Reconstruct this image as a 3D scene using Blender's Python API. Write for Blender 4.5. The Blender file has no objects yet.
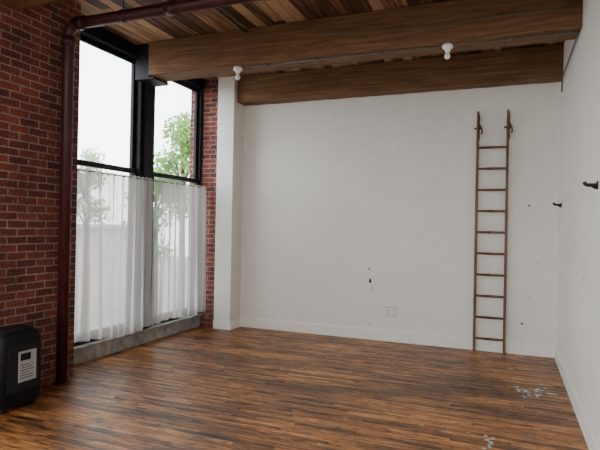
import bpy, bmesh, math, random
from mathutils import Vector, Matrix
random.seed(7)
scene = bpy.context.scene
COL = scene.collection

# ---------------------------------------------------------------- materials
def newmat(name):
    m = bpy.data.materials.new(name); m.use_nodes = True
    nt = m.node_tree; nt.nodes.clear()
    out = nt.nodes.new('ShaderNodeOutputMaterial')
    return m, nt, out
def L(nt, a, b): nt.links.new(a, b)
def ramp(nt, stops):
    r = nt.nodes.new('ShaderNodeValToRGB')
    e = r.color_ramp.elements
    while len(e) < len(stops): e.new(0.5)
    for i, (p, c) in enumerate(stops):
        e[i].position = p; e[i].color = (*c, 1)
    return r
def coords(nt, scale=(1, 1, 1), src=None):
    g = nt.nodes.new('ShaderNodeTexCoord')
    mp = nt.nodes.new('ShaderNodeMapping'); mp.inputs['Scale'].default_value = scale
    L(nt, src if src else g.outputs['Object'], mp.inputs['Vector'])
    return mp.outputs['Vector']
def noise(nt, vec, scale, detail=4, rough=0.55):
    n = nt.nodes.new('ShaderNodeTexNoise')
    n.inputs['Scale'].default_value = scale; n.inputs['Detail'].default_value = detail
    n.inputs['Roughness'].default_value = rough
    L(nt, vec, n.inputs['Vector']); return n.outputs['Fac']
def mix(nt, a, b, fac, mode='MIX'):
    m = nt.nodes.new('ShaderNodeMix'); m.data_type = 'RGBA'; m.blend_type = mode
    for s, v in ((6, a), (7, b)):
        if hasattr(v, 'links'): L(nt, v, m.inputs[s])
        else: m.inputs[s].default_value = (*v, 1)
    if hasattr(fac, 'links'): L(nt, fac, m.inputs[0])
    else: m.inputs[0].default_value = fac
    return m.outputs[2]
def bsdf(nt, out, col=None, rough=0.5, metal=0.0, spec=0.5):
    b = nt.nodes.new('ShaderNodeBsdfPrincipled')
    if col is not None:
        if hasattr(col, 'links'): L(nt, col, b.inputs['Base Color'])
        else: b.inputs['Base Color'].default_value = (*col, 1)
    if hasattr(rough, 'links'): L(nt, rough, b.inputs['Roughness'])
    else: b.inputs['Roughness'].default_value = rough
    b.inputs['Metallic'].default_value = metal
    b.inputs['Specular IOR Level'].default_value = spec
    L(nt, b.outputs[0], out.inputs[0]); return b
def bump(nt, b, h, strength=0.3, dist=0.01):
    n = nt.nodes.new('ShaderNodeBump'); n.inputs['Strength'].default_value = strength
    n.inputs['Distance'].default_value = dist
    L(nt, h, n.inputs['Height']); L(nt, n.outputs[0], b.inputs['Normal'])

def plain(name, col, rough=0.5, metal=0.0, spec=0.5, var=0.12, vs=8, bmp=0.05):
    m, nt, out = newmat(name)
    v = coords(nt); n = noise(nt, v, vs)
    r = ramp(nt, [(0.3, tuple(c*(1-var) for c in col)), (0.7, tuple(min(1, c*(1+var)) for c in col))])
    L(nt, n, r.inputs[0])
    b = bsdf(nt, out, r.outputs[0], rough, metal, spec)
    if bmp: bump(nt, b, noise(nt, v, 60, 3), bmp, 0.003)
    return m

def brick_mat(name, axis, c1, c2, mortar):
    m, nt, out = newmat(name)
    g = nt.nodes.new('ShaderNodeTexCoord'); s = nt.nodes.new('ShaderNodeSeparateXYZ')
    L(nt, g.outputs['Object'], s.inputs[0])
    c = nt.nodes.new('ShaderNodeCombineXYZ')
    L(nt, s.outputs[axis], c.inputs[0]); L(nt, s.outputs[2], c.inputs[1])
    w = nt.nodes.new('ShaderNodeTexNoise'); w.inputs['Scale'].default_value = 6
    L(nt, g.outputs['Object'], w.inputs['Vector'])
    va = nt.nodes.new('ShaderNodeVectorMath'); va.operation = 'MULTIPLY_ADD'
    L(nt, w.outputs['Color'], va.inputs[0]); va.inputs[1].default_value = (0.014, 0.014, 0); L(nt, c.outputs[0], va.inputs[2])
    bt = nt.nodes.new('ShaderNodeTexBrick')
    L(nt, va.outputs[0], bt.inputs['Vector'])
    bt.inputs['Scale'].default_value = 1
    bt.inputs['Brick Width'].default_value = 0.212; bt.inputs['Row Height'].default_value = 0.0735
    bt.inputs['Mortar Size'].default_value = 0.0075; bt.inputs['Mortar Smooth'].default_value = 0.2
    bt.inputs['Bias'].default_value = 0.0
    bt.inputs['Color1'].default_value = (*c1, 1); bt.inputs['Color2'].default_value = (*c2, 1)
    bt.inputs['Mortar'].default_value = (*mortar, 1)
    n = noise(nt, g.outputs['Object'], 2.2, 6, 0.65)
    r = ramp(nt, [(0.32, (0.55, 0.55, 0.57)), (0.68, (1.25, 1.2, 1.2))]); L(nt, n, r.inputs[0])
    col = mix(nt, bt.outputs[0], r.outputs[0], 1.0, 'MULTIPLY')
    n2 = noise(nt, g.outputs['Object'], 45, 4)
    r2 = ramp(nt, [(0.3, (0.5, 0.5, 0.5)), (0.65, (1.25, 1.25, 1.25))]); L(nt, n2, r2.inputs[0])
    col = mix(nt, col, r2.outputs[0], 0.8, 'MULTIPLY')
    # lime / mortar smears
    n4 = noise(nt, g.outputs['Object'], 11, 6, 0.7)
    r4 = ramp(nt, [(0.60, (0, 0, 0)), (0.72, (1, 1, 1))]); L(nt, n4, r4.inputs[0])
    sm = nt.nodes.new('ShaderNodeMath'); sm.operation = 'MULTIPLY'; L(nt, r4.outputs[0], sm.inputs[0]); sm.inputs[1].default_value = 0.5
    col = mix(nt, col, (0.26, 0.19, 0.17), sm.outputs[0])
    b = bsdf(nt, out, col, 0.8, 0, 0.3)
    inv = nt.nodes.new('ShaderNodeMath'); inv.operation = 'SUBTRACT'; inv.inputs[0].default_value = 1
    L(nt, bt.outputs['Fac'], inv.inputs[1])
    add = nt.nodes.new('ShaderNodeMath'); add.operation = 'MULTIPLY_ADD'; L(nt, n2, add.inputs[0]); add.inputs[1].default_value = 0.4
    L(nt, inv.outputs[0], add.inputs[2])
    bump(nt, b, add.outputs[0], 0.7, 0.008)
    return m

def wood(name, axis, cdark, cmid, clight, rough=0.6, island=0.5, stretch=12, scale=2.0, spec=0.4, bmp=0.3, stops=(0.28, 0.5, 0.75)):
    m, nt, out = newmat(name)
    sc = [stretch]*3; sc[axis] = 1
    geo = nt.nodes.new('ShaderNodeNewGeometry')
    g = nt.nodes.new('ShaderNodeTexCoord')
    off = nt.nodes.new('ShaderNodeVectorMath'); off.operation = 'MULTIPLY_ADD'
    cmb = nt.nodes.new('ShaderNodeCombineXYZ')
    for i in range(3): L(nt, geo.outputs['Random Per Island'], cmb.inputs[i])
    L(nt, cmb.outputs[0], off.inputs[0]); off.inputs[1].default_value = (13, 17, 11)
    L(nt, g.outputs['Object'], off.inputs[2])
    v = coords(nt, sc, off.outputs[0])
    n = noise(nt, v, scale, 7, 0.62)
    mm = nt.nodes.new('ShaderNodeMath'); mm.operation = 'MULTIPLY_ADD'
    sb = nt.nodes.new('ShaderNodeMath'); sb.operation = 'SUBTRACT'; L(nt, geo.outputs['Random Per Island'], sb.inputs[0]); sb.inputs[1].default_value = 0.5
    L(nt, sb.outputs[0], mm.inputs[0]); mm.inputs[1].default_value = island; L(nt, n, mm.inputs[2])
    r = ramp(nt, list(zip(stops, (cdark, cmid, clight)))); L(nt, mm.outputs[0], r.inputs[0])
    b = bsdf(nt, out, r.outputs[0], rough, 0, spec)
    bump(nt, b, n, bmp, 0.004)
    return m, nt, b, r

def wallpaint(name, col):
    m, nt, out = newmat(name)
    v = coords(nt)
    n = noise(nt, v, 0.9, 6, 0.6)
    r = ramp(nt, [(0.35, tuple(c*0.94 for c in col)), (0.62, col)]); L(nt, n, r.inputs[0])
    n3 = noise(nt, v, 9, 5, 0.6)
    r3 = ramp(nt, [(0.3, (0.96, 0.96, 0.96)), (0.6, (1, 1, 1))]); L(nt, n3, r3.inputs[0])
    c = mix(nt, r.outputs[0], r3.outputs[0], 1, 'MULTIPLY')
    vo = nt.nodes.new('ShaderNodeTexVoronoi'); vo.inputs['Scale'].default_value = 4.0
    L(nt, v, vo.inputs['Vector'])
    lt = nt.nodes.new('ShaderNodeMath'); lt.operation = 'LESS_THAN'; L(nt, vo.outputs['Distance'], lt.inputs[0]); lt.inputs[1].default_value = 0.028
    msk = noise(nt, v, 0.7, 2)
    gt = nt.nodes.new('ShaderNodeMath'); gt.operation = 'GREATER_THAN'; L(nt, msk, gt.inputs[0]); gt.inputs[1].default_value = 0.52
    mu = nt.nodes.new('ShaderNodeMath'); mu.operation = 'MULTIPLY'; L(nt, lt.outputs[0], mu.inputs[0]); L(nt, gt.outputs[0], mu.inputs[1])
    c = mix(nt, c, (0.4, 0.38, 0.35), mu.outputs[0])
    b = bsdf(nt, out, c, 0.55, 0, 0.35)
    bump(nt, b, noise(nt, v, 14, 6, 0.6), 0.12, 0.006)
    return m

M_brickX = brick_mat('brick_x', 1, (0.235, 0.058, 0.038), (0.10, 0.028, 0.026), (0.27, 0.20, 0.18))
M_brickY = brick_mat('brick_y', 0, (0.235, 0.058, 0.038), (0.10, 0.028, 0.026), (0.27, 0.20, 0.18))
M_white = wallpaint('wall_paint', (0.82, 0.795, 0.75))
M_trim = plain('trim_paint', (0.86, 0.84, 0.80), 0.35, var=0.04)
M_conc = plain('concrete', (0.27, 0.255, 0.235), 0.75, var=0.35, vs=10, bmp=0.4)
M_black = plain('black_frame', (0.008, 0.009, 0.012), 0.55, var=0.3, spec=0.25)
M_maroon = plain('maroon_pipe', (0.052, 0.011, 0.013), 0.42, var=0.35, vs=5, spec=0.35)
M_metal = plain('conduit_metal', (0.13, 0.115, 0.10), 0.5, 0.5)
M_iron = plain('black_iron', (0.012, 0.012, 0.013), 0.45, 0.3)
M_porc = plain('porcelain', (0.85, 0.84, 0.8), 0.25, var=0.03)
M_plastic = plain('black_plastic', (0.006, 0.007, 0.009), 0.55, var=0.2, spec=0.2)
M_dgrey = plain('dark_grey_plastic', (0.010, 0.011, 0.014), 0.5, var=0.15, spec=0.25)
M_label = plain('label_grey', (0.34, 0.35, 0.36), 0.45, var=0.1, vs=30)
M_scuff = plain('scuff', (0.04, 0.03, 0.03), 0.7)
M_redscuff = plain('scuff_red', (0.10, 0.045, 0.04), 0.7)
M_pspl = plain('paint_splash', (0.50, 0.60, 0.66), 0.5, var=0.2)
M_asph = plain('ground_ext', (0.25, 0.25, 0.24), 0.9, var=0.3, vs=0.6)
M_bark = plain('bark', (0.12, 0.085, 0.06), 0.9, var=0.3)
M_ext = plain('ext_building', (0.42, 0.38, 0.35), 0.9, var=0.2, vs=1)
M_wood_ladder, *_ = wood('ladder_wood', 2, (0.05, 0.022, 0.010), (0.14, 0.062, 0.027), (0.24, 0.115, 0.052), 0.5, 0.3)
M_beam, *_ = wood('beam_wood', 0, (0.085, 0.042, 0.020), (0.17, 0.085, 0.039), (0.27, 0.148, 0.073), 0.7, 0.1, 16, 1.8, 0.25, 0.5)
M_plank, nt, b, r = wood('ceiling_wood', 1, (0.055, 0.026, 0.015), (0.20, 0.096, 0.045), (0.44, 0.26, 0.14), 0.65, 0.5, 14, 1.8, 0.25, 0.5)
# leaves: translucent
def leafmat(name, a, b_):
    m, nt, out = newmat(name)
    lr = ramp(nt, [(0.3, a), (0.7, b_)]); L(nt, noise(nt, coords(nt), 1.2), lr.inputs[0])
    di = nt.nodes.new('ShaderNodeBsdfDiffuse'); tl = nt.nodes.new('ShaderNodeBsdfTranslucent')
    L(nt, lr.outputs[0], di.inputs[0]); L(nt, lr.outputs[0], tl.inputs[0])
    m1 = nt.nodes.new('ShaderNodeMixShader'); m1.inputs[0].default_value = 0.5; L(nt, di.outputs[0], m1.inputs[1]); L(nt, tl.outputs[0], m1.inputs[2])
    L(nt, m1.outputs[0], out.inputs[0]); return m
M_leaf = leafmat('leaves', (0.13, 0.25, 0.07), (0.26, 0.42, 0.14))
M_leaf_haze = leafmat('leaves_pale', (0.36, 0.46, 0.30), (0.5, 0.6, 0.42))  # pale tint paints distance haze and overexposure into the far trees
# floor
M_floor, nt, b, r = wood('floor_wood', 0, (0.045, 0.018, 0.008), (0.245, 0.093, 0.027), (0.56, 0.25, 0.082), 0.3, 0.30, 8, 3.2, 0.4, 0.3, stops=(0.28, 0.46, 0.74))
big = noise(nt, coords(nt, (0.8, 1.5, 1)), 1.0, 7, 0.65)
rb = ramp(nt, [(0.38, (0.42, 0.39, 0.37)), (0.57, (1.2, 1.2, 1.2))]); L(nt, big, rb.inputs[0])
c = mix(nt, r.outputs[0], rb.outputs[0], 0.9, 'MULTIPLY')
stv = coords(nt, (4.5, 26, 1)); st = noise(nt, stv, 1.5, 6, 0.75)
rs = ramp(nt, [(0.40, (0.07, 0.06, 0.06)), (0.47, (1, 1, 1))]); L(nt, st, rs.inputs[0])
c = mix(nt, c, rs.outputs[0], 0.85, 'MULTIPLY')
sp2 = noise(nt, coords(nt, (5, 9, 1)), 3.0, 6, 0.75)
rs2 = ramp(nt, [(0.36, (0.15, 0.13, 0.12)), (0.45, (1, 1, 1))]); L(nt, sp2, rs2.inputs[0])
c = mix(nt, c, rs2.outputs[0], 0.8, 'MULTIPLY')
L(nt, c, b.inputs['Base Color'])
rr = ramp(nt, [(0.3, (0.24, 0.24, 0.24)), (0.7, (0.58, 0.58, 0.58))]); L(nt, noise(nt, stv, 0.8, 6, 0.7), rr.inputs[0])
L(nt, rr.outputs[0], b.inputs['Roughness'])
M_sub = plain('subfloor', (0.012, 0.008, 0.006), 0.9)

# glass (thin, facing-based reflection so both faces behave alike)
M_glass, nt, out = newmat('window_glass')
tr = nt.nodes.new('ShaderNodeBsdfTransparent'); tr.inputs[0].default_value = (0.96, 0.98, 0.98, 1)
gl = nt.nodes.new('ShaderNodeBsdfGlossy'); gl.inputs['Roughness'].default_value = 0.02
lw = nt.nodes.new('ShaderNodeLayerWeight'); lw.inputs[0].default_value = 0.5
pw_ = nt.nodes.new('ShaderNodeMath'); pw_.operation = 'POWER'; L(nt, lw.outputs['Facing'], pw_.inputs[0]); pw_.inputs[1].default_value = 4
ml = nt.nodes.new('ShaderNodeMath'); ml.operation = 'MULTIPLY_ADD'; L(nt, pw_.outputs[0], ml.inputs[0]); ml.inputs[1].default_value = 0.6; ml.inputs[2].default_value = 0.03
mx = nt.nodes.new('ShaderNodeMixShader'); L(nt, ml.outputs[0], mx.inputs[0]); L(nt, tr.outputs[0], mx.inputs[1]); L(nt, gl.outputs[0], mx.inputs[2])
L(nt, mx.outputs[0], out.inputs[0])
# sheer
M_sheer, nt, out = newmat('sheer_fabric')
tr = nt.nodes.new('ShaderNodeBsdfTransparent')
di = nt.nodes.new('ShaderNodeBsdfDiffuse'); di.inputs[0].default_value = (0.85, 0.84, 0.83, 1)
tl = nt.nodes.new('ShaderNodeBsdfTranslucent'); tl.inputs[0].default_value = (0.27, 0.265, 0.26, 1)
m1 = nt.nodes.new('ShaderNodeMixShader'); m1.inputs[0].default_value = 0.45; L(nt, di.outputs[0], m1.inputs[1]); L(nt, tl.outputs[0], m1.inputs[2])
lw = nt.nodes.new('ShaderNodeLayerWeight'); lw.inputs[0].default_value = 0.5
rr = ramp(nt, [(0.10, (0.70, 0.70, 0.70)), (0.65, (0.99, 0.99, 0.99))]); L(nt, lw.outputs['Facing'], rr.inputs[0])
m2 = nt.nodes.new('ShaderNodeMixShader'); L(nt, rr.outputs[0], m2.inputs[0]); L(nt, tr.outputs[0], m2.inputs[1]); L(nt, m1.outputs[0], m2.inputs[2])
L(nt, m2.outputs[0], out.inputs[0])
# glow for the added fill lights
M_fill, nt, out = newmat('led_lens')
em = nt.nodes.new('ShaderNodeEmission'); em.inputs[0].default_value = (1.0, 0.92, 0.80, 1); em.inputs[1].default_value = 16
L(nt, em.outputs[0], out.inputs[0])

# ---------------------------------------------------------------- mesh helpers
def obj(name, bm, mats, parent=None, smooth=False, bevel=0):
    me = bpy.data.meshes.new(name); bm.normal_update(); bm.to_mesh(me); bm.free()
    for m in (mats if isinstance(mats, (list, tuple)) else [mats]): me.materials.append(m)
    o = bpy.data.objects.new(name, me); COL.objects.link(o)
    if smooth:
        for p in me.polygons: p.use_smooth = True
    if bevel:
        md = o.modifiers.new('b', 'BEVEL'); md.width = bevel; md.segments = 2; md.limit_method = 'ANGLE'
    if parent: o.parent = parent
    return o
def empty(name):
    o = bpy.data.objects.new(name, None); COL.objects.link(o); o.empty_display_size = 0.1; return o
def box(bm, x0, x1, y0, y1, z0, z1, mi=0):
    vs = [bm.verts.new(p) for p in ((x0,y0,z0),(x1,y0,z0),(x1,y1,z0),(x0,y1,z0),(x0,y0,z1),(x1,y0,z1),(x1,y1,z1),(x0,y1,z1))]
    fs = []
    for f in ((3,2,1,0),(4,5,6,7),(0,1,5,4),(1,2,6,5),(2,3,7,6),(3,0,4,7)):
        fc = bm.faces.new([vs[i] for i in f]); fc.material_index = mi; fs.append(fc)
    return fs
def cyl(bm, p0, p1, r0, r1=None, seg=16, mi=0, caps=True):
    r1 = r0 if r1 is None else r1
    p0 = Vector(p0); p1 = Vector(p1); d = (p1-p0)
    q = d.to_track_quat('Z', 'Y'); a = []; b2 = []
    for i in range(seg):
        t = 2*math.pi*i/seg; v = Vector((math.cos(t), math.sin(t), 0))
        a.append(bm.verts.new(p0+q@(v*r0))); b2.append(bm.verts.new(p1+q@(v*r1)))
    for i in range(seg):
        j = (i+1) % seg; f = bm.faces.new((a[i], a[j], b2[j], b2[i])); f.material_index = mi; f.smooth = True
    if caps:
        f = bm.faces.new(a[::-1]); f.material_index = mi; f = bm.faces.new(b2); f.material_index = mi
def tube(bm, pts, r, seg=12, mi=0):
    pts = [Vector(p) for p in pts]; rings = []
    up = None
    for i, p in enumerate(pts):
        d = (pts[min(i+1, len(pts)-1)]-pts[max(i-1, 0)]).normalized()
        if up is None:
            up = Vector((0, 0, 1)) if abs(d.z) < 0.9 else Vector((0, 1, 0))
        s = d.cross(up).normalized(); up = s.cross(d).normalized()
        rr = r[i] if isinstance(r, (list, tuple)) else r
        rings.append([bm.verts.new(p + s*math.cos(t)*rr + up*math.sin(t)*rr) for t in [2*math.pi*k/seg for k in range(seg)]])
    for a, b2 in zip(rings, rings[1:]):
        for i in range(seg):
            j = (i+1) % seg; f = bm.faces.new((a[i], a[j], b2[j], b2[i])); f.material_index = mi; f.smooth = True
    bm.faces.new(rings[0][::-1]).material_index = mi; bm.faces.new(rings[-1]).material_index = mi
def lathe(bm, center, prof, seg=20, mi=0):
    c = Vector(center); rings = []
    for r_, z in prof: rings.append([bm.verts.new(c+Vector((max(r_, 1e-4)*math.cos(2*math.pi*k/seg), max(r_, 1e-4)*math.sin(2*math.pi*k/seg), z))) for k in range(seg)])
    for a, b2 in zip(rings, rings[1:]):
        for i in range(seg):
            j = (i+1) % seg; f = bm.faces.new((a[i], a[j], b2[j], b2[i])); f.material_index = mi; f.smooth = True
    bm.faces.new(rings[0][::-1]).material_index = mi; bm.faces.new(rings[-1]).material_index = mi
def blob(bm, c, r, axis, mi, n=9, asp=1.0):
    vs = []
    for k in range(n):
        t = 2*math.pi*k/n; q = r*random.uniform(0.6, 1.2)
        a, b2 = math.cos(t)*q, math.sin(t)*q*asp
        if axis == 1: vs.append(bm.verts.new((c[0]+a, c[1], c[2]+b2)))
        elif axis == 2: vs.append(bm.verts.new((c[0]+a, c[1]+b2, c[2])))
        else: vs.append(bm.verts.new((c[0], c[1]+a, c[2]+b2)))
    f = bm.faces.new(vs); f.material_index = mi

# ---------------------------------------------------------------- dimensions
D = 7.33; XR = 0.616; XL = -4.20; XB = -4.47; YB = -4.2; H = 3.90
Y0 = 4.20
BAY = [(Y0, 7.05), (-0.3, 2.7), (-4.0, -1.0)]  # last two bays are out of view, added to let in light
WIN0, WIN1 = 0.19, 3.80
XO = -4.72

# floor
bm = bmesh.new()
y = YB
box(bm, XB-0.02, XR, YB, D, -0.12, -0.021, 1)
w = 0.050
while y < D-1e-4:
    x = XB - random.uniform(0, 1.0); y1 = min(y+w-0.0026, D)
    while x < XR:
        l = random.uniform(0.3, 1.5); x1 = min(x+l, XR)
        if x1 > XB:
            dz = random.uniform(-0.0015, 0.0004)
            box(bm, max(x, XB-0.01), x1-0.0025, y, y1, -0.02, dz, 0)
        x = x1 + 1e-5
        if x1 >= XR: break
    y += w
floor = obj('floor', bm, [M_floor, M_sub])

bm = bmesh.new()
for k in range(38):
    a = random.uniform(0, 6.28); q = random.random()
    blob(bm, (0.30+0.25*q*math.cos(a), 5.72+0.30*q*math.sin(a), 0.0025), random.uniform(.007, .026), 2, 0, 7)
for k in range(10):
    blob(bm, (-0.09+random.uniform(-.035, .035), 4.05+k*0.028, 0.0025), random.uniform(.008, .02), 2, 0)
for k in range(26):
    blob(bm, (random.uniform(-2.6, 0.5), random.uniform(4.0, 7.0), 0.0025), random.uniform(.004, .010), 2, 0, 7)
o = obj('floor_paint_splatter', bm, M_pspl)

# ceiling
bm = bmesh.new()
x = XO; pw = 0.125
while x < XR+0.1:
    yy = YB - random.uniform(0, 2)
    while yy < D+0.1:
        l = random.uniform(1.5, 3.4); y1 = min(yy+l, D+0.15)
        zz = H + random.uniform(0, 0.006)
        if y1 > YB: box(bm, x, min(x+pw-0.008, XR+0.15), max(yy, YB-0.1), y1-0.002, zz, H+0.04, 0)
        yy = y1
        if y1 >= D+0.15: break
    x += pw
box(bm, XO, XR+0.15, YB-0.1, D+0.15, H+0.045, H+0.15, 1)
obj('ceiling', bm, [M_plank, M_sub])

# back wall with marks
bm = bmesh.new()
box(bm, XO, XR+0.15, D, D+0.15, -0.12, H)
def backpt(u, v):
    a = math.atan((u-300)/519.0) - math.radians(21.8)
    Z = D/math.cos(a)*math.cos(math.atan((u-300)/519.0))
    return (D*math.tan(a), 1.6+(226+0.019*(u-300)-v)*Z/519.0)
for u, v, r_, mi, asp in ((371, 268, .017, 1, 1), (372, 280, .018, 1, 2.0), (374, 287, .01, 2, 1.5), (430, 214, .009, 1, 1), (372, 323, .02, 1, .4), (383, 326, .015, 1, .3),
                     (530, 205, .016, 1, 1), (520, 212, .008, 1, 1), (525, 323, .02, 2, 1), (514, 343, .012, 1, 1), (466, 283, .008, 2, 1),
                     (531, 297, .009, 1, 1), (290, 100, .008, 1, 1), (404, 143, .006, 1, 1), (460, 118, .006, 1, 1), (312, 205, .006, 1, 1), (545, 300, .008, 1, 1),
                     (346, 262, .006, 1, 1), (420, 300, .007, 1, 1), (440, 180, .006, 1, 1), (330, 150, .006, 1, 1), (520, 170, .007, 1, 1), (540, 262, .008, 1, 1)):
    px, pz = backpt(u, v)
    blob(bm, (px, D-0.0015, pz), r_, 1, mi, 9, asp)
obj('wall_back', bm, [M_white, M_scuff, M_redscuff])
# right wall
bm = bmesh.new()
box(bm, XR, XR+0.15, YB-0.1, D, -0.12, H)
for yy, zz, r_ in ((6.4, 2.25, .012), (5.9, 1.7, .01), (6.7, 1.1, .012), (5.3, 2.6, .01), (5.0, 1.2, .012)):
    blob(bm, (XR-0.0015, yy, zz), r_, 0, 1)
obj('wall_right', bm, [M_white, M_scuff])
# front wall (behind camera) with window openings added to let light in
bm = bmesh.new()
FW = [(-3.9, -2.2), (-1.7, 0.0)]
xs = [XO, FW[0][0], FW[0][1], FW[1][0], FW[1][1], XR+0.15]
for a, b_ in ((xs[0], xs[1]), (xs[2], xs[3]), (xs[4], xs[5])): box(bm, a, b_, YB-0.35, YB, -0.12, H)
for a, b_ in FW:
    box(bm, a, b_, YB-0.35, YB, -0.12, 0.6); box(bm, a, b_, YB-0.35, YB, 3.7, H)
obj('wall_front', bm, [M_white])
# left wall : brick piers + spandrel + lintel
bm = bmesh.new()
def pier(y0, y1, xin=XL):
    fs = box(bm, XO, xin, y0, y1, -0.12, H)
    for i in (2, 4): fs[i].material_index = 1
pier(7.05, 7.33); pier(2.7, Y0); pier(-1.0, -0.3); pier(YB, -4.0)
for y0, y1 in BAY:
    box(bm, XO, XB-0.02, y0, y1, -0.12, WIN0-0.03)
    box(bm, XO, XB-0.02, y0, y1, WIN1+0.0, H)
obj('wall_left', bm, [M_brickX, M_brickY])
for k in range(3):
    bm = bmesh.new()
    box(bm, XB-0.14, XB, BAY[k][0], BAY[k][1], 0, 0.17); box(bm, XB-0.14, XB+0.035, BAY[k][0], BAY[k][1], 0.17, 0.20)
    obj('window_sill', bm, M_conc, bevel=0.008)
# white column
bm = bmesh.new()
box(bm, -4.199, -3.91, 7.0, D, 0, H)
obj('column', bm, M_white, bevel=0.006)

# windows
def window(idx, y0, y1, mull):
    e = empty('window_%d' % idx)
    X0, X1 = XB-0.13, XB-0.03
    t = 0.05
    zt = WIN1; zb = 0.20
    bm = bmesh.new()
    box(bm, X0, X1, y0, y0+t, zb, zt); box(bm, X0, X1, y1-t, y1, zb, zt)
    box(bm, X0, X1, y0+t, y1-t, zt-0.06, zt); box(bm, X0, X1, y0+t, y1-t, zb, zb+0.05)
    box(bm, XB-0.03, XB, y0, y1, zt-0.05, H)
    ym, yw = mull
    box(bm, X0-0.04, X1+0.03, ym-yw/2, ym+yw/2, zb, zt)
    box(bm, X0-0.05, X1+0.06, ym-yw*0.28, ym+yw*0.28, zb, H)
    obj('frame', bm, M_black, e, bevel=0.004)
    k = 0
    for a, b_ in ((y0+t, ym-yw/2), (ym+yw/2, y1-t)):
        k += 1
        bm = bmesh.new()
        zm = 2.285; s = 0.055
        xa, xb = XB-0.115, XB-0.075
        z0, z1 = zm-0.03, zt-0.06
        box(bm, xa, xb, a, a+s, z0, z1); box(bm, xa, xb, b_-s, b_, z0, z1)
        box(bm, xa, xb, a+s, b_-s, z1-s, z1); box(bm, xa, xb, a+s, b_-s, z0, z0+0.06)
        xa, xb = XB-0.073, XB-0.035
        z0, z1 = zb+0.05, zm+0.03
        box(bm, xa, xb, a, a+s, z0, z1); box(bm, xa, xb, b_-s, b_, z0, z1)
        box(bm, xa, xb, a+s, b_-s, z1-0.06, z1); box(bm, xa, xb, a+s, b_-s, z0, z0+0.08)
        obj('sash_%d' % k, bm, M_black, e, bevel=0.003)
        bm = bmesh.new()
        box(bm, XB-0.097, XB-0.093, a+s-.005, b_-s+.005, zm+0.02, zt-0.06-s+.005)
        box(bm, XB-0.056, XB-0.052, a+s-.005, b_-s+.005, zb+0.125, zm-0.025)
        obj('glass_%d' % k, bm, M_glass, e)
    return e
window(1, Y0, 7.05, (5.67, 0.30))
window(2, -0.3, 2.7, (1.2, 0.30))  # this and the next window are unseen, added for more light
window(3, -4.0, -1.0, (-2.5, 0.30))
for i, (a, b_) in enumerate(FW):  # rear windows, unseen, added to light the room
    e = empty('window_%d' % (4+i))
    bm = bmesh.new()
    ya, yb = YB-0.25, YB-0.17
    box(bm, a, a+.06, ya, yb, .6, 3.7); box(bm, b_-.06, b_, ya, yb, .6, 3.7)
    box(bm, a+.06, b_-.06, ya, yb, .6, .67); box(bm, a+.06, b_-.06, ya, yb, 3.63, 3.7); box(bm, a+.06, b_-.06, ya, yb, 2.1, 2.17)
    obj('frame', bm, M_black, e, bevel=0.004)
    bm = bmesh.new(); box(bm, a+.05, b_-.05, YB-.212, YB-.208, .66, 3.64); obj('glass', bm, M_glass, e)

# beams
def beam(y0, y1, z0, x0, x1, nm='ceiling_beam'):
    bm = bmesh.new()
    n = 40
    rings = []
    for i in range(n+1):
        x = x0+(x1-x0)*i/n
        j = lambda s=0.004: random.uniform(-s, s)
        rings.append([bm.verts.new((x, y0+j(), z0+j())), bm.verts.new((x, y1+j(), z0+j())), bm.verts.new((x, y1, H+0.001)), bm.verts.new((x, y0, H+0.001))])
    for a, b_ in zip(rings, rings[1:]):
        for k in range(4):
            l = (k+1) % 4; bm.faces.new((a[k], a[l], b_[l], b_[k]))
    bm.faces.new(rings[0]); bm.faces.new(rings[-1][::-1])
    bmesh.ops.recalc_face_normals(bm, faces=bm.faces)
    return obj(nm, bm, M_beam, bevel=0.012)
beam(7.08, D-0.006, 3.50, -3.905, XR)
beam(5.36, 5.70, 3.48, -4.24, XR)
beam(3.05, 3.42, 3.52, XL, XR)
beam(0.9, 1.26, 3.50, XB, XR)
beam(-1.3, -0.95, 3.50, XL, XR)
bm = bmesh.new()
box(bm, XB, -4.255, 5.40, 5.80, 3.46, H); box(bm, XB, -4.18, 5.40, 5.72, 3.445, 3.468)
obj('beam_bracket', bm, M_black, bevel=0.004)

# baseboards
def bboard(name, x0, x1, y0, y1):
    bm = bmesh.new(); box(bm, x0, x1, y0, y1, 0.0, 0.15)
    return obj(name, bm, M_trim, bevel=0.006)
bboard('baseboard_back', -3.91, XR-0.028, D-0.03, D)
bboard('baseboard_right', XR-0.028, XR, YB, D)
bm = bmesh.new(); box(bm, -4.195, -3.89, 6.98, 7.0, 0, 0.13); box(bm, -3.91, -3.89, 7.0, D-0.03, 0, 0.13)
obj('baseboard_column', bm, M_trim, bevel=0.004)

# sprinkler pipe
bm = bmesh.new()
px, py, R = -4.07, 3.92, 0.055
zt = 3.56
tube(bm, [(px, py, 0), (px, py, zt-0.12)] + [(px+0.12-0.12*math.cos(t), py, zt-0.12+0.12*math.sin(t)) for t in [math.pi/2*k/8 for k in range(1, 9)]] + [(XR-0.002, py, zt)], R, 20)
cyl(bm, (px, py, 0), (px, py, 0.02), 0.085, 0.075, 24)
cyl(bm, (px, py, zt-0.22), (px, py, zt-0.12), R+0.010, seg=24)
cyl(bm, (px+0.12, py, zt), (px+0.20, py, zt), R+0.010, seg=24)
for x in (-2.9, -0.9):
    cyl(bm, (x, py, zt), (x+0.12, py, zt), R+0.010, seg=24)
    cyl(bm, (x+0.06, py, zt), (x+0.06, py, zt+0.1), 0.02)
for x in (-3.4, -1.8, -0.2):
    cyl(bm, (x, py, zt+R), (x, py, H), 0.007)
    cyl(bm, (x-0.015, py, zt), (x+0.015, py, zt), R+0.006, seg=24)
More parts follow.
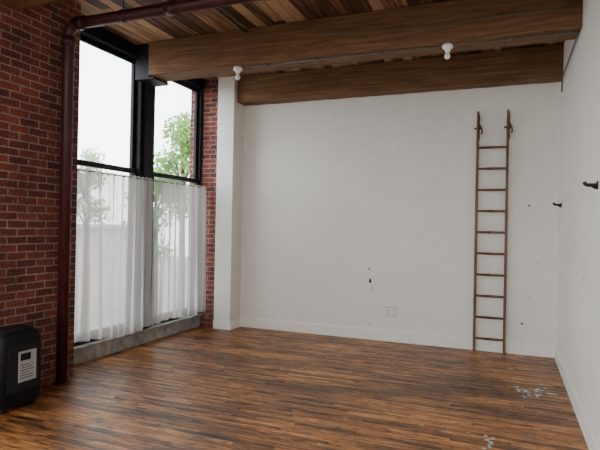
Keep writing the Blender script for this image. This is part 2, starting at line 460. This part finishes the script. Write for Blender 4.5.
tube(bm, [(-2.84, py, zt+0.05), (-2.84, py, 3.80), (-2.84, 4.0, 3.85), (-2.84, 5.355, 3.85)], 0.018, mi=1)
obj('sprinkler_pipe', bm, [M_maroon, M_metal])

# conduit under the beam with two bulb holders
cy, cz = 5.42, 3.462
bm = bmesh.new()
tube(bm, [(-3.05, cy, cz), (XR-0.06, cy, cz), (XR-0.022, cy+0.04, cz), (XR-0.02, cy+0.35, cz), (XR-0.02, 6.9, cz+0.0), (XR-0.02, 7.0, cz-0.03), (XR-0.02, 7.02, 3.30)], 0.008)
for x in (-2.6, -2.0, -1.3, 0.0, 0.4):
    box(bm, x-0.010, x+0.010, cy-0.03, cy+0.03, cz-0.010, cz+0.015)
tube(bm, [(-2.0, 5.35, 3.72), (-1.0, 5.345, 3.66), (0.2, 5.345, 3.68), (XR-.01, 5.345, 3.69)], 0.005)
conduit = obj('electrical_conduit', bm, M_metal)
for i, x in enumerate((-2.985, -0.585)):
    bm = bmesh.new()
    c = (x, cy, cz)
    lathe(bm, c, [(0.05, 0.015), (0.056, -0.01), (0.052, -0.025), (0.03, -0.032), (0.028, -0.05), (0.026, -0.06)], 24, 0)
    obj('bulb_socket_%d' % (i+1), bm, M_porc, conduit)
    bm = bmesh.new()
    lathe(bm, (x, cy, cz-0.058), [(0.014, 0), (0.016, -0.010), (0.026, -0.030), (0.031, -0.045), (0.028, -0.062), (0.017, -0.075), (0.004, -0.08)], 20)
    obj('bulb_%d' % (i+1), bm, M_porc, conduit)

# ladder
e = empty('ladder')
yl = D-0.075
xa, xb = -0.375, -0.005
for i, x in enumerate((xa, xb)):
    bm = bmesh.new()
    n = 14; rings = []
    for k in range(n+1):
        z = 3.18*k/n; wd = 0.017+ random.uniform(-.001, .001); dd = 0.030
        if k == 0: wd *= .85
        if k == n: wd *= 0.7; dd *= .75
        rings.append([bm.verts.new((x+sx*wd, yl+0.02*k/n+sy*dd, z)) for sx, sy in ((-1, -1), (1, -1), (1, 1), (-1, 1))])
    for a, b_ in zip(rings, rings[1:]):
        for q in range(4): bm.faces.new((a[q], a[(q+1) % 4], b_[(q+1) % 4], b_[q]))
    bm.faces.new(rings[0][::-1]); bm.faces.new(rings[-1])
    obj('rail_%d' % (i+1), bm, M_wood_ladder, e, bevel=0.006)
bm = bmesh.new()
for k in range(10):
    z = 0.175+0.28*k; y_ = yl+0.02*z/3.18
    cyl(bm, (xa-0.012, y_, z), ((xa+xb)/2, y_, z), 0.013, 0.017, 12); cyl(bm, ((xa+xb)/2, y_, z), (xb+0.012, y_, z), 0.017, 0.013, 12)
obj('rungs', bm, M_wood_ladder, e)
bm = bmesh.new()
for x in (xa, xb):
    s = 1
    box(bm, min(x+s*.016, x+s*.024), max(x+s*.016, x+s*.024), yl-0.005, yl+0.03, 2.80, 3.14)
    tube(bm, [(x+s*.02, yl, 3.00), (x+s*.036, yl-.01, 2.965), (x+s*.05, yl-.015, 2.93), (x+s*.055, yl-.015, 2.895), (x+s*.045, yl-.01, 2.87)], 0.010, 8)
    cyl(bm, (x-s*.045, yl+.01, 2.95), (x+s*.05, yl+.01, 2.95), 0.013, seg=10)
    for z in (2.84, 3.08): cyl(bm, (x+s*.02, yl+.012, z), (x+s*.03, yl+.012, z), 0.008, seg=8)
obj('hook_brackets', bm, plain('rust_iron', (0.09, 0.04, 0.025), 0.6, 0.4, var=.3), e)

# outlet
e = empty('wall_outlet'); ox, oz = backpt(394, 311)
bm = bmesh.new(); box(bm, ox-0.062, ox+0.062, D-0.010, D, oz-0.06, oz+0.06); obj('plate', bm, M_porc, e, bevel=0.003)
bm = bmesh.new(); box(bm, ox-0.068, ox+0.068, D-0.004, D-0.001, oz-0.066, oz+0.066); obj('gasket', bm, M_metal, e)
bm = bmesh.new()
for dx in (-0.028, 0.028):
    for dz in (-0.022, 0.022):
        for s in (-0.007, 0.007): box(bm, ox+dx+s-.0025, ox+dx+s+.0025, D-0.012, D-0.010, oz+dz-.008, oz+dz+.008)
        cyl(bm, (ox+dx, D-0.012, oz+dz-.014), (ox+dx, D-0.010, oz+dz-.014), .0035, seg=8)
    cyl(bm, (ox+dx, D-0.014, oz), (ox+dx, D-0.010, oz), .003, seg=8)
obj('sockets', bm, M_iron, e)

# wall hooks
def hook(y, z, k=1.0):
    bm = bmesh.new()
    box(bm, XR-0.010, XR, y-0.016, y+0.016, z-0.035*k, z+0.025*k)
    tube(bm, [(XR-0.008, y, z-0.004), (XR-0.04, y, z-0.004), (XR-0.07, y, z-0.002), (XR-0.085, y, z+0.006), (XR-0.09, y, z+0.022)], [0.016, 0.015, 0.014, 0.014, 0.015], 10)
    tube(bm, [(XR-0.008, y, z-0.028), (XR-0.03, y, z-0.022), (XR-0.045, y, z-0.004)], 0.007, 8)
    return obj('coat_hook', bm, M_iron, bevel=0)
hook(7.0, 1.93); hook(4.32, 1.95)

# curtains
RZ = 2.18
rx = XB+0.085
def curtain(y0, y1, seed, folds, zend, ra, rb_):
    e = empty('sheer_curtain')
    bm = bmesh.new(); cyl(bm, (rx, ra, RZ), (rx, rb_, RZ), 0.007); obj('curtain_rod', bm, M_iron, e)
    rnd = random.Random(seed)
    bm = bmesh.new(); nu = int((y1-y0)*170); nv = 40
    ph = [rnd.uniform(0, 6.28) for _ in range(10)]
    grid = []
    for j in range(nv+1):
        v = j/nv; row = []
        for i in range(nu+1):
            u = i/nu
            amp = (0.016+0.042*v**0.7)*(0.65+0.35*math.sin(4.3*u+ph[6])*math.sin(9.1*u+ph[7]))
            uu = u + 0.045*math.sin(6.5*u+ph[0]+0.8*v) + 0.012*math.sin(17*u+ph[8])
            x = rx + 0.005 + 0.01*v + amp*math.sin(2*math.pi*folds*uu+ph[1]) + 0.35*amp*math.sin(2*math.pi*folds*2.3*uu+ph[2]+v) + 0.02*v*math.sin(5*u+ph[3])
            x = max(x, XB-0.02+0.002*math.sin(40*u))
            yy = y0+(y1-y0)*(u + 0.015*v*math.sin(11*u+ph[4])*min(1, 8*u, 8*(1-u)))
            z = RZ+0.022 - v*(RZ+0.022-zend-0.025*math.sin(7*u+ph[5]))
            if j == 0: z += 0.008*math.sin(2*math.pi*folds*u*2)
            row.append(bm.verts.new((x, yy, z)))
        grid.append(row)
    for j in range(nv):
        for i in range(nu):
            f = bm.faces.new((grid[j][i], grid[j][i+1], grid[j+1][i+1], grid[j+1][i])); f.smooth = True
    return obj('fabric', bm, M_sheer, e)
curtain(4.23, 5.70, 3, 9, 0.245, Y0, 5.70); curtain(5.71, 6.99, 5, 7, 0.255, 5.71, 7.05)

# portable air conditioner
e = empty('portable_air_conditioner')
ax0, ax1, ay0, ay1 = -4.13, -3.80, 3.04, 3.46
def rbody(name, x0, x1, y0, y1, prof, mat, rad=0.06):
    bm = bmesh.new(); rings = []
    for ins, z in prof:
        ring = []
        a0, a1, b0, b1 = x0+ins, x1-ins, y0+ins, y1-ins; r_ = rad
        for cx, cy_, t0 in ((a1-r_, b1-r_, 0), (a0+r_, b1-r_, 90), (a0+r_, b0+r_, 180), (a1-r_, b0+r_, 270)):
            for k in range(6):
                t = math.radians(t0+90*k/5); ring.append(bm.verts.new((cx+r_*math.cos(t), cy_+r_*math.sin(t), z)))
        rings.append(ring)
    n = len(rings[0])
    for a, b_ in zip(rings, rings[1:]):
        for i in range(n): f = bm.faces.new((a[i], a[(i+1) % n], b_[(i+1) % n], b_[i])); f.smooth = True
    bm.faces.new(rings[0][::-1]); bm.faces.new(rings[-1])
    return obj(name, bm, mat, e)
rbody('body', ax0, ax1, ay0, ay1, [(0.012, 0.045), (0.0, 0.06), (0.0, 0.56), (0.004, 0.60), (0.012, 0.63), (0.03, 0.655), (0.055, 0.668)], M_plastic)
rbody('top_panel', ax0+.05, ax1-.05, ay0+.05, ay1-.05, [(0, 0.665), (0.0, 0.675), (0.008, 0.68)], M_dgrey, 0.04)
bm = bmesh.new()
box(bm, ax1-0.004, ax1+0.006, ay0+0.055, ay1-0.055, 0.16, 0.56)
obj('front_panel', bm, M_dgrey, e, bevel=0.012)
bm = bmesh.new(); box(bm, ax1+0.006, ax1+0.009, ay0+0.15, ay1-0.09, 0.24, 0.50); obj('label', bm, M_label, e, bevel=0.004)
bm = bmesh.new()
for k in range(6): box(bm, ax1+0.009, ax1+0.0105, ay0+0.17, ay1-0.12-0.02*(k % 3), 0.27+k*0.022, 0.275+k*0.022)
box(bm, ax1+0.009, ax1+0.0105, ay0+0.17, ay1-0.15, 0.42, 0.48)
obj('label_print', bm, M_plastic, e)
bm = bmesh.new()
for k in range(7): box(bm, ax1-0.002, ax1+0.005, ay0+0.07, ay1-0.07, 0.07+k*0.012, 0.075+k*0.012)
for k in range(14): box(bm, ax0+0.09, ax1-0.09, ay0-0.003+0, ay0+0.004, 0.15+k*0.02, 0.158+k*0.02)
obj('vents', bm, M_dgrey, e)
bm = bmesh.new()
for x in (ax0+.06, ax1-.06):
    for y_ in (ay0+.07, ay1-.07):
        cyl(bm, (x-.012, y_, .022), (x+.012, y_, .022), .022, seg=16); box(bm, x-.008, x+.008, y_-.008, y_+.008, .022, .06)
obj('casters', bm, M_iron, e)

# unseen ceiling lights added to brighten the room (hung from the deck)
for fx, fy in ((-2.9, 0.1), (-1.2, 0.1), (-2.9, -2.2), (-1.2, -2.2)):
    e = empty('linear_ceiling_light')
    bm = bmesh.new()
    box(bm, fx-0.6, fx+0.6, fy-0.09, fy+0.09, 3.36, 3.42)
    for s in (-0.5, 0.5): cyl(bm, (fx+s, fy, 3.42), (fx+s, fy, H), 0.005, seg=8)
    obj('housing', bm, M_trim, e, bevel=0.006)
    bm = bmesh.new(); box(bm, fx-0.58, fx+0.58, fy-0.075, fy+0.075, 3.345, 3.36)
    obj('lens', bm, M_fill, e)

# ---------------------------------------------------------------- exterior
bm = bmesh.new(); box(bm, -90, 60, -60, 90, -5.2, -5.0); obj('street_ground', bm, M_asph)
def tree(x, y, ztop, rad, n=2600, seed=1, base=-5.0, mat=None):
    rnd = random.Random(seed)
    e = empty('tree')
    bm = bmesh.new()
    zc = ztop-rad*1.4
    tube(bm, [(x, y, base), (x+.1, y, (base+zc)/2), (x, y+.1, zc), (x, y, ztop-rad*.4)], [0.16, 0.12, 0.06, 0.02], 10)
    cl = []
    for k in range(18):
        a = rnd.uniform(0, 6.28); h = rnd.uniform(-1.3, 1.0); q = rnd.uniform(.2, .9)*rad*(1.0-0.35*max(h, 0))
        c = Vector((x+q*math.cos(a), y+q*math.sin(a), zc+h*rad)); cl.append(c)
        tube(bm, [(x, y, c.z-rad*.5), tuple((Vector((x, y, c.z))+c)/2), tuple(c)], [0.04, 0.025, 0.01], 6)
    obj('trunk', bm, M_bark, e)
    bm = bmesh.new()
    for k in range(n):
        c = rnd.choice(cl); d = Vector((rnd.gauss(0, 1), rnd.gauss(0, 1), rnd.gauss(0, 1))).normalized()*rad*.45*rnd.random()**.6
        p = c+d; s = rnd.uniform(.05, .11)
        m = Matrix.Rotation(rnd.uniform(0, 6.28), 3, Vector((rnd.random()-.5, rnd.random()-.5, rnd.random()-.5)).normalized())
        bm.faces.new([bm.verts.new(p+m@Vector(v)*s) for v in ((-1, 0, 0), (0, -.55, .1), (1, 0, 0), (0, .55, .1))])
    obj('foliage', bm, mat or M_leaf, e)
tree(-9.7, 14.0, 5.3, 1.25, 3800, 2)
tree(-12.6, 16.5, 3.9, 1.3, 2200, 3)
tree(-14.6, 15.0, 4.8, 1.1, 1800, 4, mat=M_leaf_haze)
tree(-17.5, 16.0, 4.4, 1.3, 1800, 6, mat=M_leaf_haze)
bm = bmesh.new()
box(bm, -38, -28, 14, 34, -5, 1.2); box(bm, -38.3, -27.7, 13.7, 34.3, 1.2, 1.5)
obj('street_building', bm, [M_ext, M_dgrey])

# ---------------------------------------------------------------- light
w = bpy.data.worlds.new('World'); scene.world = w; w.use_nodes = True
nt = w.node_tree; bg = nt.nodes['Background']
tc = nt.nodes.new('ShaderNodeTexCoord'); sp = nt.nodes.new('ShaderNodeSeparateXYZ'); L(nt, tc.outputs['Generated'], sp.inputs[0])
r = ramp(nt, [(0.0, (0.96, 0.98, 0.99)), (1.0, (0.95, 0.97, 1.0))]); L(nt, sp.outputs[2], r.inputs[0])
L(nt, r.outputs[0], bg.inputs[0]); bg.inputs[1].default_value = 2.9
def portal(loc, rot, sx, sy):
    ld = bpy.data.lights.new('portal', 'AREA'); ld.shape = 'RECTANGLE'; ld.size = sx; ld.size_y = sy
    ld.cycles.is_portal = True
    o = bpy.data.objects.new('window_portal', ld); COL.objects.link(o); o.location = loc; o.rotation_euler = rot
for y0, y1 in BAY: portal((XO-0.02, (y0+y1)/2, 2.0), (0, math.radians(-90), 0), 3.7, y1-y0)
for a, b_ in FW: portal(((a+b_)/2, YB-0.37, 2.15), (math.radians(90), 0, 0), b_-a, 3.2)

# ---------------------------------------------------------------- camera
cd = bpy.data.cameras.new('camera'); cam = bpy.data.objects.new('camera', cd); COL.objects.link(cam)
cd.sensor_width = 36; cd.lens = 519/600*36; cd.clip_start = 0.05; cd.clip_end = 300
R_ = Matrix.Rotation(math.radians(21.7), 4, 'Z') @ Matrix.Rotation(math.radians(90.2), 4, 'X') @ Matrix.Rotation(math.radians(1.1), 4, 'Z')
cam.matrix_world = Matrix.Translation((0, 0, 1.6)) @ R_
scene.camera = cam
scene.view_settings.view_transform = 'AgX'
scene.view_settings.exposure = 1.5
